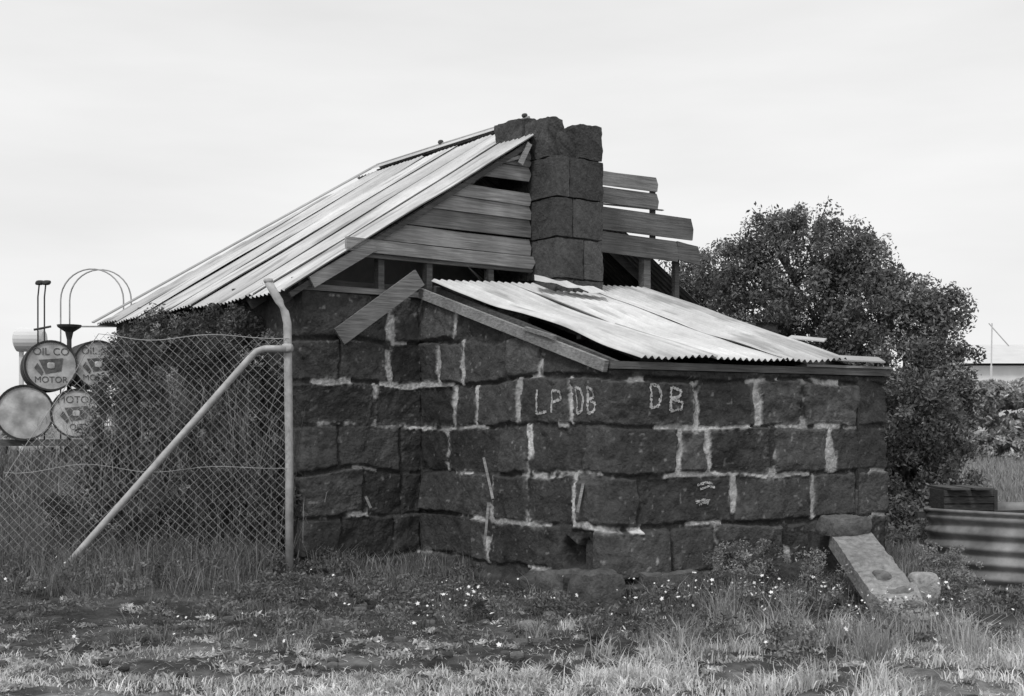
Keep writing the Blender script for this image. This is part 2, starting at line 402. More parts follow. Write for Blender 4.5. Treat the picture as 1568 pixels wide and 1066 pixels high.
for z0, z1, s0, s1, dz, c in ((3.65, 3.80, 2.9, 4.01, .02, .2), (3.48, 3.645, 2.9, 4.02, .01, .15), (3.22, 3.45, 2.9, 4.52, 0, .13), (3.0, 3.215, 2.9, 4.3, -.02, .13), (3.0, 3.2, 4.305, 4.62, -.03, .11), (3.80, 3.93, 2.9, 3.14, -.07, .12), (3.455, 3.475, 2.95, 4.1, .03, .07)):
    board(s0, s1, z0, z1, dz=dz, sl=False, c=c)
tb.box(G(3.97, 3.2, .0), A*.05, B*.04, Z*.58, .09)
for s in (.72, 1.22, 1.9): tb.box(G(s, 2.40, 0), A*.06, B*.07, Z*.5, .12)
tb.box(G(3.86, 2.45, 0), A*.09, B*.08, Z*.62, .16)
tb.box(G(3.35, 2.45, .2), A*.06, B*.08, Z*.6, .07)
tb.box(G(4.35, 2.45, .05), A*.06, B*.05, Z*.75, .08)
tb.box(G(-.02, 2.415, -.03), A*1.3, B*.10, Z*.05, .17)
tb.box(G(-.05, 2.415, 0), A*.09, B*LM, Z*.07, .13)
tb.box(G(5.8, 2.415, .9), A*.09, B*(LM-.9), Z*.07, .13)
for i in range(7):
    b = .12+i*.58
    if b < 3.7:
        s1 = 2.30 if b < .75 else 2.92
        tb.beam(G(-.15, Z0-.15*SL-.07, b), G(s1, Z0+s1*SL-.07, b), .10, .045, up=nl, c=.10)
        if b > .9: tb.beam(G(6.0, Z0-.12*SL-.09, b), G(2.96, Z0+2.92*SL-.09, b), .10, .045, up=nr, c=.10)
        tb.box(G(0, 2.45, b+.06), A*(5.85 if b > .8 else 4.4), B*.045, Z*.09, .09)
for k in range(4): tb.box(G(.3+.6*k, Z0+SL*(.3+.6*k)-.06, .0), A*.06, B*3.7, Z*.03, .09)
tb.box(G(2.72, Z0+SL*2.72-.06, .85), A*.06, B*2.8, Z*.03, .09)
tb.box(G(2.92, ZA-.17, .85), A*.03, B*2.8, Z*.16, .1)
tb.beam(G(.02, 2.47, -.09), G(.62, 2.83, -.09), .10, .03, up=Z, c=.22)
tb.beam(G(-.16, 2.36, -.06), G(2.33, 3.93, -.06), .045, .03, up=nl, c=.08)
tb.beam(G(2.20, 3.72, -.09), G(2.30, 3.92, -.10), .05, .02, up=Z, c=.26)
tb.beam(G(1.95, 3.70, -.06), G(2.25, 3.80, -.06), .03, .02, up=Z, c=.2)
tb.beam(P(519, 516, 10.5), P(642, 425, 10.92), .155, .03, up=Z, c=.17)
pa = P(644, 449, 11.02); pb = P(928, 561, 9.08)
tb.beam(pa, pb, .085, .04, up=Z, c=.22)
tb.beam(P(805, 503, 9.8), P(850, 517, 9.5), .03, .03, up=Z, c=.24)
e = np.array([P0[0], P0[1], 1.705])-AF*.03-nf*.05
tb.box(e, AF*2.87, nf*.12, Z*.055, .12)
tb.box(e+AF*1.9+Z*.057-nf*.015, AF*.98, nf*.13, Z*.02, .24)
for k in range(6):
    t = .1+.5*k
    p0 = np.array([P0[0], P0[1], 1.72])+AF*t+nf*.02; p1 = np.array([Q[0], Q[1], 2.50])+A*(t+.05)
    tb.beam(p0, p1, .07, .045, up=Z, c=.09)
for f_ in (.25, .6, .93):
    p0 = (1-f_)*np.array([P0[0], P0[1], 1.77])+f_*np.array([Q[0], Q[1], 2.55])+A*.25
    tb.box(p0, A*2.3, B*.05, Z*.03, .08)
for a_, b_, w in (((741, 702, 9.9), (755, 765, 9.75), .035), ((893, 740, 9.3), (884, 785, 9.25), .02), ((748, 770, 9.85), (742, 835, 9.8), .025), ((560, 760, 10.5), (568, 778, 10.5), .02)):
    tb.beam(P(*a_), P(*b_), w, .02, up=(0, -1, 0), c=.22)
tb.make('timber_framing_and_boards', M_wood, cottage)

# lean-to roof
UL = P(662, 432, 11.1); UR = P(985, 441, 12.62); LLc = P(985, 548, 9.16); LR = P(1292, 551, 10.2)
nlt = np.cross(UR-UL, LLc-UL); nlt /= np.linalg.norm(nlt); nlt = nlt if nlt[2] > 0 else -nlt
WT = 2.45
def lt_fn(lift=0, ex=0):
    def fn(a, t):
        k = t*(1+ex); x = (a/WT)[..., None]; k = k[..., None]
        p = (UL*(1-x)+UR*x)*(1-k)+(LLc*(1-x)+LR*x)*k
        sag = -.03*np.sin(np.pi*k)*np.sin(np.pi*x)
        l = (a-a.min())/(np.ptp(a)+1e-6)
        return p+nlt*(lift+sag+.012*(1-l[..., None])), nlt
    return fn
for i in range(3):
    a0 = i*WT/3-.03; a1 = (i+1)*WT/3+.03
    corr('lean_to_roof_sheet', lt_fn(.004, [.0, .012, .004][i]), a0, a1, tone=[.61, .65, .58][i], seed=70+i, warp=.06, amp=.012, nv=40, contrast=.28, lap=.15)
fl = MB()
V = []; n = 14
pA = P(818, 430, 11.5); pB = P(925, 452, 11.6)
for i in range(n):
    for j in range(5):
        t = i/(n-1); r = j/4
        p = pA*(1-t)+pB*t+np.array([0, -.26, -.075])*r*(.8+.3*random.random()); p[2] += .02*math.sin(i*1.3+j)*.5+.012*random.random()+.045
        V.append(p)
fl.add(V, [[i*5+j, (i+1)*5+j, (i+1)*5+j+1, i*5+j+1] for i in range(n-1) for j in range(4)], .6)
fl.prism([P(1205, 519, 10.9), P(1262, 524, 10.9), P(1266, 520, 11.1), P(1212, 515, 11.1)], Z*.01, .5)
fl.prism([P(1270, 552, 10.25), P(1356, 556, 10.4), P(1345, 549, 10.9), P(1262, 545, 10.8)], Z*.012, .4)
fl.make('flashing', M_iron, cottage)

# ---------- chimney ----------
ch = MB()
cA = G(2.38, 0, -.40)
zc = [2.30, 2.65, 3.03, 3.40, 3.78]
sd = 100
for i in range(len(zc)-1):
    z0, z1 = zc[i]+.004, zc[i+1]-.004; hz = (z1-z0)/2
    sp = [.22, .34, .20, .16][i]
    bl = [(0, sp, 0, .45), (sp, .58, 0, .5), (0, sp, .45, .9), (sp, .58, .5, .9)]
    for (a0, a1, b0, b1) in bl:
        jx = (random.random()-.5)*.03
        c = cA+A*((a0+a1)/2+jx*.5)+B*((b0+b1)/2+jx)+Z*((z0+z1)/2)
        sd += 1
        ch.rock(c, A*((a1-a0)/2-.003), B*((b1-b0)/2-.003), Z*hz, .05+.06*random.random(), .018, sd, 20, rnd=.03)
for (a0, a1, b0, b1, z0, z1) in ((0.01, .20, .14, .50, 3.785, 4.16), (.0, .22, .52, .95, 3.8, 4.22), (.30, .58, .02, .36, 3.785, 4.12), (.12, .40, .10, .6, 3.785, 4.03), (.30, .56, .4, .85, 3.785, 4.0)):
    sd += 1
    ch.rock(cA+A*(a0+a1)/2+B*(b0+b1)/2+Z*(z0+z1)/2, A*(a1-a0)/2, B*(b1-b0)/2, Z*(z1-z0)/2, .06+.04*random.random(), .03, sd, 20, rnd=.04)
ch.box(cA+A*.04+B*.04+Z*(-.1), A*.50, B*.82, Z*3.85, .05)
ch.make('chimney', M_stone, cottage, smooth=False)

# ---------- ground ----------
def gz(x, y):
    x = np.asarray(x, float); y = np.asarray(y, float)
    near = sst((30-np.abs(y))/15)
    bank = .72*sst((-x-3.3)/1.6)*sst((y-12.6)/2.2)*sst((19-y)/3)*sst((x+14)/4)
    return bank+.14*sst((-x-.3)/2)*sst((y-8)/2)+near*((fbm(x*.8, y*.8, 4, 3)-.5)*.10+(fbm(x*4, y*4, 8, 3)-.5)*.05)+.15*sst((y-16)/10)
def axis(lo, hi, st, out, far):
    a = np.arange(lo, hi, st); k = np.geomspace(st, far, out)
    return np.concatenate([(lo-k)[::-1], a, hi+k])
xs = axis(-7, 6, .05, 40, 900.); ys = axis(4.5, 14, .05, 40, 900.)
XG, YG = np.meshgrid(xs, ys)
ZG = gz(XG, YG)+(fbm(XG*13, YG*13, 44, 2)-.5)*.05*sst((12-YG)/2)*sst((YG-4)/1)
def bare(x, y):
    v = sst((y-6.25)/.6)*sst((9.2-y)/.4)*sst((3.4-x)/1.8)
    return v*sst((fbm(x*1.2, y*2.6, 33, 3)-.27)*6)
br = bare(XG, YG)
cg = .05+.11*sst((fbm(XG*2.5, YG*4, 12, 4)-.38)*3)*(.4+.8*sst((7.8-YG)/1.2))
cg = cg*(1-br)+(.018+.12*fbm(XG*7, YG*9, 19, 3)**2)*br
cg = np.where(YG > 18, .2, cg)
ny, nx = XG.shape
I, Jx = np.meshgrid(np.arange(ny-1), np.arange(nx-1), indexing='ij'); I = I.ravel(); Jx = Jx.ravel()
mk('ground', np.stack([XG, YG, ZG], -1).reshape(-1, 3), np.stack([I*nx+Jx, I*nx+Jx+1, (I+1)*nx+Jx+1, (I+1)*nx+Jx], -1), M_ground, cg.ravel(), smooth=True)

poly_lt = [Q[:2], P0[:2], Rr[:2], M2[:2], (M2+B*LM)[:2], PF[:2], M[:2]]
TK = np.array([4.17, 10.35])
def inside(x, y):
    c = np.zeros(x.shape, bool); n = len(poly_lt)
    for i in range(n):
        x0, y0 = poly_lt[i]; x1, y1 = poly_lt[(i+1) % n]
        cond = ((y0 > y) != (y1 > y)) & (x < (x1-x0)*(y-y0)/(y1-y0+1e-12)+x0)
        c ^= cond
    return c | ((x-TK[0])**2+(y-TK[1])**2 < .74**2)
def blades(x, y, h, w, col, lean=.5, z=None):
    k = ~inside(x, y); x, y, h, w, col = x[k], y[k], h[k], w[k], col[k]
    h = h*np.where((x > 2.9) & (y > 8.2) & (y < 10.4), .45, 1)
    n = len(x); z0 = gz(x, y) if z is None else z[k]
    th = R.random(n)*2*np.pi; ld = R.random(n)*2*np.pi; ll = lean*R.random(n)*h
    ax = np.stack([np.cos(th), np.sin(th), np.zeros(n)], -1)*w[:, None]/2
    base = np.stack([x, y, z0-.01], -1)
    mid = base+np.stack([np.cos(ld)*ll*.35, np.sin(ld)*ll*.35, h*.6], -1)
    tip = base+np.stack([np.cos(ld)*ll, np.sin(ld)*ll, h*(1-.25*lean*R.random(n))], -1)
    V = np.stack([base-ax, base+ax, mid-ax*.75, mid+ax*.75, tip], 1).reshape(-1, 3)
    o = np.arange(n)[:, None]*5
    Fc = np.concatenate([o+[0, 1, 3], o+[0, 3, 2], o+[2, 3, 4]])
    return V, Fc, np.repeat(col, 5)
def join(parts, name, m):
    V = []; Fc = []; C = []; o = 0
    for v, f, c in parts: V.append(v); Fc.append(f+o); C.append(c); o += len(v)
    return mk(name, np.concatenate(V), np.concatenate(Fc), m, np.concatenate(C))
def U(a, b, n): return a+(b-a)*R.random(n)
def leaves(cent, rad, per, size, tone, flat=.0, asp=.42):
    n = len(cent); idx = np.repeat(np.arange(n), per); m = len(idx)
    d = R.normal(0, 1, (m, 3)); d /= np.linalg.norm(d, axis=1)[:, None]
    r = rad[idx]*R.random(m)**.45
    p = cent[idx]+d*r[:, None]*np.array([1, 1, 1-flat])
    ax = R.normal(0, 1, (m, 3)); ax /= np.linalg.norm(ax, axis=1)[:, None]
    bx = np.cross(ax, R.normal(0, 1, (m, 3))); bx /= np.linalg.norm(bx, axis=1)[:, None]
    L = size*(.6+.8*R.random(m))[:, None]
    V = np.stack([p-ax*L, p+bx*L*asp, p+ax*L, p-bx*L*asp], 1).reshape(-1, 3)
    Fc = np.arange(m)[:, None]*4+np.arange(4)
    ct = tone*(.6+.8*R.random(n))
    col = ct[idx]*(.55+.9*R.random(m))
    return V, Fc, np.repeat(col, 4)
parts = []
def tufts(n, x0, x1, y0, y1, m, h0, h1, sp, t0, t1, lean, s=None):
    cx = U(x0, x1, n); cy = U(y0, y1, n)
    if s is not None: k = (fbm(cx*1.4, cy*2.2, s, 2) > .42) & (R.random(n) > .9*bare(cx, cy)); cx, cy = cx[k], cy[k]; n = len(cx)
    hs = U(.6, 1.3, n); ts = U(t0, t1, n); i = np.repeat(np.arange(n), m); N_ = len(i)
    return blades(cx[i]+R.normal(0, sp, N_), cy[i]+R.normal(0, sp, N_), U(h0, h1, N_)*hs[i], U(.003, .008, N_), ts[i]*U(.6, 1.3, N_), lean)
n = 100000; x = U(-4.2, 4.6, n); y = 5.4+4.6*R.random(n)**1.1
pt = fbm(x*2.4, y*4.0, 41, 3); keep = (R.random(n) < (.02+1.0*sst((pt-.50)*8))*(1-.97*bare(x, y)))
x, y, pt = x[keep], y[keep], pt[keep]; n = len(x)
right = sst((x-.3)/2)
h = U(.010, .04, n)*(1+.9*sst((pt-.5)*5))*(1+.7*right)
bright = .24+.42*sst((7.6-y)/1.0)+.12*right*sst((8.6-y)/1.5)
parts.append(blades(x, y, h, U(.004, .009, n), bright*U(.5, 1.5, n), 1.2))
n = 26000; x = U(-4.2, 4.6, n); y = U(5.4, 8.3, n)
parts.append(blades(x, y, U(.008, .03, n), U(.004, .009, n), U(.25, .8, n), 5))
parts.append(tufts(520, -4, .9, 5.5, 7.3, 55, .025, .08, .035, .45, .95, 1.6, 91))
parts.append(tufts(330, .3, 4.4, 5.6, 8.2, 70, .05, .16, .05, .4, .85, 1.1, 92))
parts.append(tufts(90, -4, 2, 7.3, 9, 45, .04, .12, .04, .12, .4, 1.2))
parts.append(tufts(24, .8, 3.4, 6.6, 8.2, 60, .14, .28, .05, .25, .5, .8))
n = 60000; x = U(-9, 9, n); y = U(10.5, 22, n)
parts.append(blades(x, y, U(.06, .24, n), U(.008, .02, n), U(.15, .38, n), .7))
n = 16000; x = U(2.8, 7, n); y = U(8.5, 13, n)
parts.append(blades(x, y, U(.06, .22, n), U(.005, .011, n), U(.18, .42, n), .7))
join(parts, 'grass', M_grass)
parts = []
n = 24000; x = U(-7.5, -1.9, n); y = U(9.4, 14.5, n); pt = fbm(x*1.5, y*1.5, 55, 3)
parts.append(blades(x, y, U(.12, .5, n)*(.3+1.0*pt)*(1-.5*sst((y-12)/2)), U(.004, .010, n), U(.05, .26, n), .9))
n = 9000; x = U(-7.8, -4.0, n); y = U(12.0, 14.6, n)
parts.append(blades(x, y, U(.08, .24, n), U(.005, .012, n), U(.10, .34, n), .8))
n = 3500; x = U(-4.4, -1.9, n); y = U(8.9, 10.2, n)
parts.append(blades(x, y, U(.08, .30, n), U(.003, .007, n), U(.12, .34, n), .9))
def along(p, q, n, d, ll=(.06, .3)):
    t = R.random(n); o = R.random(n)**1.5*d; pp = p[None, :2]*(1-t[:, None])+q[None, :2]*t[:, None]
    dr = (q-p)[:2]; dr = dr/np.linalg.norm(dr); nn = np.array([dr[1], -dr[0]])
    pp = pp+nn*(.08+o[:, None]); cl = sst((fbm(pp[:, 0]*3, pp[:, 1]*3, 61, 2)-.38)*5)
    return blades(pp[:, 0], pp[:, 1], U(*ll, n)*(.25+cl), U(.003, .007, n), U(.08, .4, n), .9)
parts += [along(M, Q, 1300, .8, (.05, .24)), along(Q, P0, 1600, 1.0, (.04, .18)), along(P0, Rr, 2600, 1.1, (.05, .22)), along(PF, M, 3000, 1.0, (.1, .5))]
join(parts, 'tall_weeds', M_grass)

def lobes_to_clumps(lobes, ncl, cr):
    C = []; Rd = []
    for (u, v, r, Y) in lobes:
        c = P(u, v, Y); rr = r/F*Y; k = int(ncl*(rr/.6)**2)+6
        d = R.normal(0, 1, (k, 3)); d /= np.linalg.norm(d, axis=1)[:, None]
        q = c+d*(rr*(.35+.65*R.random(k)**.4))[:, None]
        C.append(q); Rd.append(cr*(.6+.8*R.random(k)))
    C = np.concatenate(C); Rd = np.concatenate(Rd); k = C[:, 2] > .05
    return C[k], Rd[k]
lob = [(1240, 388, 72, 15), (1185, 375, 52, 15.2), (1290, 382, 50, 15), (1335, 410, 48, 15), (1130, 422, 58, 15.6), (1080, 432, 50, 16.2), (1035, 440, 38, 16.2), (1075, 475, 55, 16), (1030, 480, 36, 16), (1160, 470, 80, 15.3), (1230, 490, 95, 15),
       (1330, 490, 92, 14.8), (1385, 470, 56, 14.8), (1418, 490, 60, 14.6), (1450, 474, 36, 14.6), (1440, 565, 60, 14.4), (1350, 590, 95, 14.4), (1425, 650, 66, 14.2), (1380, 720, 78, 14.0), (1452, 690, 36, 14.3), (1415, 790, 68, 13.8), (1350, 810, 60, 13.6), (1400, 850, 60, 12.8), (1280, 600, 80, 15), (1455, 610, 36, 14.3), (1385, 640, 80, 13.8), (1455, 750, 42, 13.8), (1370, 870, 40, 12.4)]
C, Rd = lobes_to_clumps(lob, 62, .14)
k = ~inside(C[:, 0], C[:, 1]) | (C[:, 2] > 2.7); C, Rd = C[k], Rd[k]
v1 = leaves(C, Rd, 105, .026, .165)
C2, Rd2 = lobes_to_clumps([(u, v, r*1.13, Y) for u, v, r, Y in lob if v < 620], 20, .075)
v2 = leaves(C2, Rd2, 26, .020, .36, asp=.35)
crown = join([v1, v2], 'crown', M_leaf)
tree = empty('bushy_tree'); crown.parent = tree
tk = MB(); tbz = P(1390, 850, 14.4); tbz[2] = 0
tk.tube([tbz-Z*.1, tbz+[.05, 0, .5], tbz+[-.05, .1, 1.1]], [.17, .13, .11], 10)
for (u, v, r, Y) in lob:
    c = P(u, v, Y); st = tbz+np.array([-.0, .05, .5+.6*random.random()]); md = (st*.5+c*.5)+np.array([0, 0, -.1])
    if v > 780: continue
    tk.tube([st, md, c], [.06, .035, .012], 6)
    for k in range(5):
        e_ = c+R.normal(0, 1, 3)*r/F*Y*.4; tk.tube([md*.4+c*.6, (c+e_)/2+R.normal(0, .04, 3), e_], [.018, .01, .004], 4, cap=False)
tk.make('trunk_and_limbs', M_bark, tree)
lobl = [(205, 560, 46, 11.4), (250, 532, 48, 11.3), (310, 522, 48, 11.1), (365, 522, 46, 10.9), (408, 560, 40, 10.65), (205, 650, 80, 11.1), (300, 640, 90, 11.0), (380, 660, 72, 10.7), (160, 720, 60, 11), (230, 770, 90, 10.8), (330, 780, 90, 10.6), (412, 760, 50, 10.5), (120, 800, 60, 10.7)]
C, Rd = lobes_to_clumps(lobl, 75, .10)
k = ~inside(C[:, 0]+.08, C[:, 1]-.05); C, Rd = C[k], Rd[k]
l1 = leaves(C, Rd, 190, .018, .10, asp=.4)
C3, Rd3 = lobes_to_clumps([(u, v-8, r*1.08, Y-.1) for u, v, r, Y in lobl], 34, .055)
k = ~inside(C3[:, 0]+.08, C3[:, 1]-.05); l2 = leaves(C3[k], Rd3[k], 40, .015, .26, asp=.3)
sh = empty('overgrown_shrub'); o = join([l1, l2], 'foliage', M_leaf); o.parent = sh
n = 3600; k = R.integers(0, len(C), n); bx = C[k, 0]+R.normal(0, .12, n); by = C[k, 1]+R.normal(0, .1, n)-.15
zb = gz(bx, by)+U(0, 1.2, n); hh = np.clip(C[k, 2]+U(-.1, .18, n)-zb, .1, .8)
st = blades(bx, by, hh, U(.003, .006, n), U(.12, .4, n), 1.0, z=zb)
o = join([st], 'stems', M_grass); o.parent = sh
def wz(n, x0, x1, y0, y1, s):
    x = U(x0, x1, n); y = U(y0, y1, n); k = (fbm(x*1.8, y*1.8, s, 2) > .42) & ~inside(x, y); return np.stack([x[k], y[k]], -1)
q = np.concatenate([wz(560, -2.2, 3.6, 8.5, 10.6, 71), wz(200, .4, 4.2, 6.4, 9.5, 77), wz(200, -4.5, -1.5, 8.8, 10.2, 78), wz(90, -4, 1, 7.4, 8.8, 79)])
slabx = (q[:, 0] > 2.0) & (q[:, 0] < 3.1) & (q[:, 1] > 8.3) & (q[:, 1] < 10); crn = (q[:, 0] > .0) & (q[:, 0] < 1.6) & (q[:, 1] > 8.7)
hq = U(.02, .15, len(q))*np.where(slabx | crn, .25, 1)
C = np.column_stack([q, gz(q[:, 0], q[:, 1])+hq])
lw = leaves(C, U(.05, .14, len(q))*np.where(slabx | crn, .5, 1), 90, .014, .17, flat=.45)
q = np.concatenate([wz(300, -4, 4.2, 5.5, 7.4, 93), wz(110, -4, 4, 7.2, 8.8, 94)])
C = np.column_stack([q, gz(q[:, 0], q[:, 1])+.015])
lw3 = leaves(C, U(.04, .10, len(q)), 45, .020, .45, flat=.75, asp=.3)
q2 = wz(46, 1.5, 2.3, 8.5, 9.6, 84); q3 = wz(30, 3.0, 3.5, 8.2, 9.3, 85); C2 = []
for a in np.concatenate([q2, q3]):
    for k in range(6): C2.append([a[0]+random.gauss(0, .03), a[1]+random.gauss(0, .03), .05+.36*random.random()])
lw2 = leaves(np.array(C2), U(.03, .07, len(C2)), 35, .012, .24)
join([lw, lw2, lw3], 'low_weeds', M_leaf)
fq = np.concatenate([wz(330, -.6, 3.2, 8.0, 9.2, 88), wz(170, -3.8, 4, 6.6, 9.4, 89), wz(90, 1.5, 4.2, 7.6, 9.2, 90)])
V = []; Fc = []
for a in fq:
    c = np.array([a[0], a[1], float(gz(a[0], a[1]))+random.uniform(.06, .22)]); r = random.choice([.006, .008, .010, .013, .018])
    nrm_ = np.array([random.gauss(0, .6), -.4+random.gauss(0, .5), .8]); nrm_ /= np.linalg.norm(nrm_)
    x_ = np.cross(nrm_, [1, .2, 0]); x_ /= np.linalg.norm(x_); y_ = np.cross(nrm_, x_); b0 = len(V)
    for k in range(10):
        rr = r*(1 if k % 2 == 0 else .55); V.append(c+rr*(math.cos(k*.628)*x_+math.sin(k*.628)*y_)+nrm_*.003)
    Fc.append(list(range(b0, b0+10)))
mk('wildflowers', V, Fc, M_petal)
cl = MB()
for k in range(420):
    x_ = random.uniform(-4, 3.2); y_ = random.uniform(6.1, 8.9)
    if random.random() > float(bare(x_, y_))+.12: continue
    r = random.choice([.008, .012, .016, .024, .036])
    cl.rock([x_, y_, float(gz(x_, y_))+r*.3], [r*1.2, 0, 0], [0, r, 0], [0, 0, r*.7], random.uniform(.03, .14), r*.4, k, 4)
cl.make('soil_clods', M_stone)

# ---------- rocks, fallen slab ----------
def rockobj(c, hx, hy, hz, tone, rough, seed, name='rock', m=M_stone, parent=None, rnd=.3):
    b = MB(); b.rock(c, hx, hy, hz, tone, rough, seed, 14, rnd); return b.make(name, m, smooth=True, parent=parent)
rockobj(P(512, 962, 8.05), [.09, 0, 0], [0, .08, 0], [0, 0, .06], .16, .03, 5)
rockobj(P(818, 962, 8.0), [.10, 0, 0], [0, .08, 0], [0, 0, .04], .18, .03, 6)
for u, v, Y, hx, hz, t, sd_ in ((862, 908, 9.33, .18, .17, .10, 8), (915, 910, 8.96, .16, .17, .09, 9), (1022, 906, 9.25, .23, .15, .095, 10), (1130, 903, 9.55, .21, .13, .08, 11), (1225, 890, 9.9, .17, .13, .07, 12)):
    dv_ = d3 if u < 880 else AF; dd_ = np.array([dv_[0], dv_[1], 0]); pn_ = np.array([-dv_[1], dv_[0], 0])
    rockobj(P(u, v, Y), dd_*hx, pn_*.15, Z*hz, t, .045, sd_, 'foundation_stone', parent=cottage, rnd=.12)
rockobj(P(1414, 900, 8.75), [.10, 0, 0], [0, .1, 0], [0, 0, .11], .32, .012, 10, 'round_stone')
rockobj(P(1292, 806, 9.55), [.16, .05, 0], [-.03, .13, 0], [0.01, 0, .075], .11, .035, 12, 'stone_block', rnd=.12)
rockobj(P(1262, 860, 9.85), [.10, .03, 0], [-.03, .1, 0], [0, 0, .25], .07, .03, 13, 'stone_block', rnd=.1)
sb = MB(); s0 = P(1302, 826, 9.5); s1 = P(1398, 962, 8.15)
d = s1-s0; x = np.cross(d, Z); x /= np.linalg.norm(x)
nn = np.cross(x, d); nn /= np.linalg.norm(nn)
V = []; n = 40; m_ = 13; wd = .32
for i in range(n):
    for j in range(m_):
        t = i/(n-1); r = (j/(m_-1)-.5); ed = 1+.07*(vn(i*.9, (r > 0)*7.0, 2)-.5)
        p = s0+d*t+x*r*wd*float(ed)
        V.append(p+nn*(.05+.014*float(fbm(i*.7, j*.7, 3, 2))+(.10*max(0, float(fbm(i*.22, j*.3, 4, 3))-.42)*(t > .3))))
nv_ = len(V)
for i in range(n):
    for j in range(m_):
        t = i/(n-1); r = (j/(m_-1)-.5); V.append(s0+d*t+x*r*wd-nn*.06)
fc = []
for i in range(n-1):
    for j in range(m_-1):
        a = i*m_+j; fc.append([a, a+1, a+m_+1, a+m_]); a += nv_; fc.append([a, a+m_, a+m_+1, a+1])
    for j in (0, m_-1):
        a = i*m_+j; fc.append([a, a+m_, a+m_+nv_, a+nv_])
for i in (0, n-1):
    for j in range(m_-1): a = i*m_+j; fc.append([a, a+1, a+1+nv_, a+nv_])
sb.add(V, fc, .25)
sb.make('fallen_slab', M_stone)
for u, v, Y, r in ((1352, 885, 8.75, .05), (1375, 908, 8.55, .07), (1398, 930, 8.35, .05), (1430, 945, 8.3, .06)):
    rockobj(P(u, v, Y), [r, 0, 0], [0, r, 0], [0, 0, .035], .15, .05, int(u), 'rubble')

# ---------- fence ----------
fence = empty('chain_link_fence')
fp = MB()
YF = 10.0
fp.tube([P(443, 905, YF), P(443, 700, YF), P(441, 560, YF), P(440, 495, YF), P(436, 478, YF), P(428, 462, YF), P(418, 445, YF), P(411, 432, YF)], .033, 12, .4)
fp.tube([P(438, 534, YF-.05), P(405, 534, YF-.05), P(393, 538, YF-.05), P(382, 549, YF-.05), P(128, 837, YF-.25), P(90, 880, YF-.3)], .027, 12, .4)
fp.rock(P(440, 533, YF-.02), [.045, 0, 0], [0, .05, 0], [0, 0, .035], .3, .004, 2, 6)
fp.rock(P(411, 430, YF), [.035, 0, 0], [0, .035, 0], [0, 0, .02], .5, .002, 2, 6)
fp.make('post_and_brace', M_pipe, fence, smooth=True)
wm = MB(); pch = .075
def topz(x):
    u = U0+F*x/YF
    return H+(V0-(519+3*math.sin(u*.03)+(0 if u > 150 else (150-u)*1.6)))/F*YF
xr = (443-U0)/F*YF; xl = (-10-U0)/F*YF
nxx = int((xr-xl)/pch)
def fpnt(x, z):
    return np.array([x+.014*math.sin(z*5+x*2), YF-.1*(xr-x)/2+.05*math.sin(x*2.3+z*1.7)+.0, z+.016*math.sin(x*7)])
for i in range(nxx*2):
    for j in range(int(2.0/pch)*2):
        if (i+j) % 2: continue
        x0 = xr-i*pch/2; z0 = .15+j*pch/2
        if z0 > topz(x0) or x0 < xl: continue
        p = fpnt(x0, z0)
        for dx in (-1, 1):
            if x0+dx*pch/2 > xr: continue
            q_ = fpnt(x0+dx*pch/2, z0+pch/2)
            if q_[2] > topz(x0)+.04: continue
            wm.tube([p, q_], .0015, 3, cap=False)
wm.tube([fpnt(xr-i*.1, topz(xr-i*.1)+.01) for i in range(int((xr-xl)/.1))], .003, 4)
wm.tube([fpnt(xr-i*.1, .95+.02*math.sin(i*.5)) for i in range(int((xr-xl)/.1))], .0022, 4)
wm.make('wire_mesh', M_wire, fence)

# ---------- drums ----------
def drum(u, v, rpx, Y, txt, yaw):
    par = empty('oil_drum'); c = P(u, v, Y); r = rpx/F*Y
    d = np.array([-math.sin(yaw), math.cos(yaw), 0]); x = np.array([math.cos(yaw), math.sin(yaw), 0])
    N = 40; prof = [(r*.0, -.012), (r*.92, -.012), (r*.93, -.03), (r, -.032), (r, .01), (r*.975, .03), (r*.975, .27), (r*1.01, .29), (r*.975, .31), (r*.975, .55), (r*1.01, .57), (r*.975, .59), (r*.975, .82), (r, .86), (r*.9, .87), (0, .87)]
    V = []
    for rr, dd in prof:
        for k in range(N):
            a = 2*math.pi*k/N; V.append(c+d*dd+rr*(math.cos(a)*x+math.sin(a)*Z))
    fcs = [[i*N+k, i*N+(k+1) % N, (i+1)*N+(k+1) % N, (i+1)*N+k] for i in range(len(prof)-1) for k in range(N)]
    mk('body', V, [f for f in fcs if f[0] >= N], M_drumd, None, par); mk('end_cap', V, fcs[:N], M_drumw, None, par)
    if txt:
        for t, sz, dz in ((txt[0], r*.40, r*.42), (txt[1], r*.34, -r*.66)):
            cu = bpy.data.curves.new('lettering', 'FONT'); cu.body = t; cu.size = sz; cu.align_x = 'CENTER'; cu.extrude = .001
            o = bpy.data.objects.new('lettering', cu); scene.collection.objects.link(o); cu.materials.append(M_mark)
            o.rotation_euler = (math.pi/2, 0, yaw); o.location = Vector(c-d*.016+Z*dz); o.parent = par
        b = MB(); cc = c-d*.015
        b.prism([cc+x*(-r*.45)+Z*(r*.22), cc+x*r*.45+Z*(r*.3), cc+x*r*.38-Z*r*.22, cc+x*(-r*.2)-Z*r*.32], -d*.002, .05)
        b.prism([cc+x*(-r*.62)+Z*(-r*.1), cc+x*(-r*.5)+Z*(r*.1), cc+x*(-r*.28)-Z*r*.25, cc+x*(-r*.35)-Z*r*.4], -d*.003, .05)
        b.make('emblem', M_mark, par)
        b = MB(); b.rock(c-d*.02, x*r*.14, d*.006, Z*r*.12, .6, .002, 1, 6); b.make('bung', M_drumw, par)
drum(78, 560, 39, 15.0, ('OIL CO', 'MOTOR'), .42)
drum(150, 558, 37, 15.3, ('OIL CO', 'MOTOR'), .5)
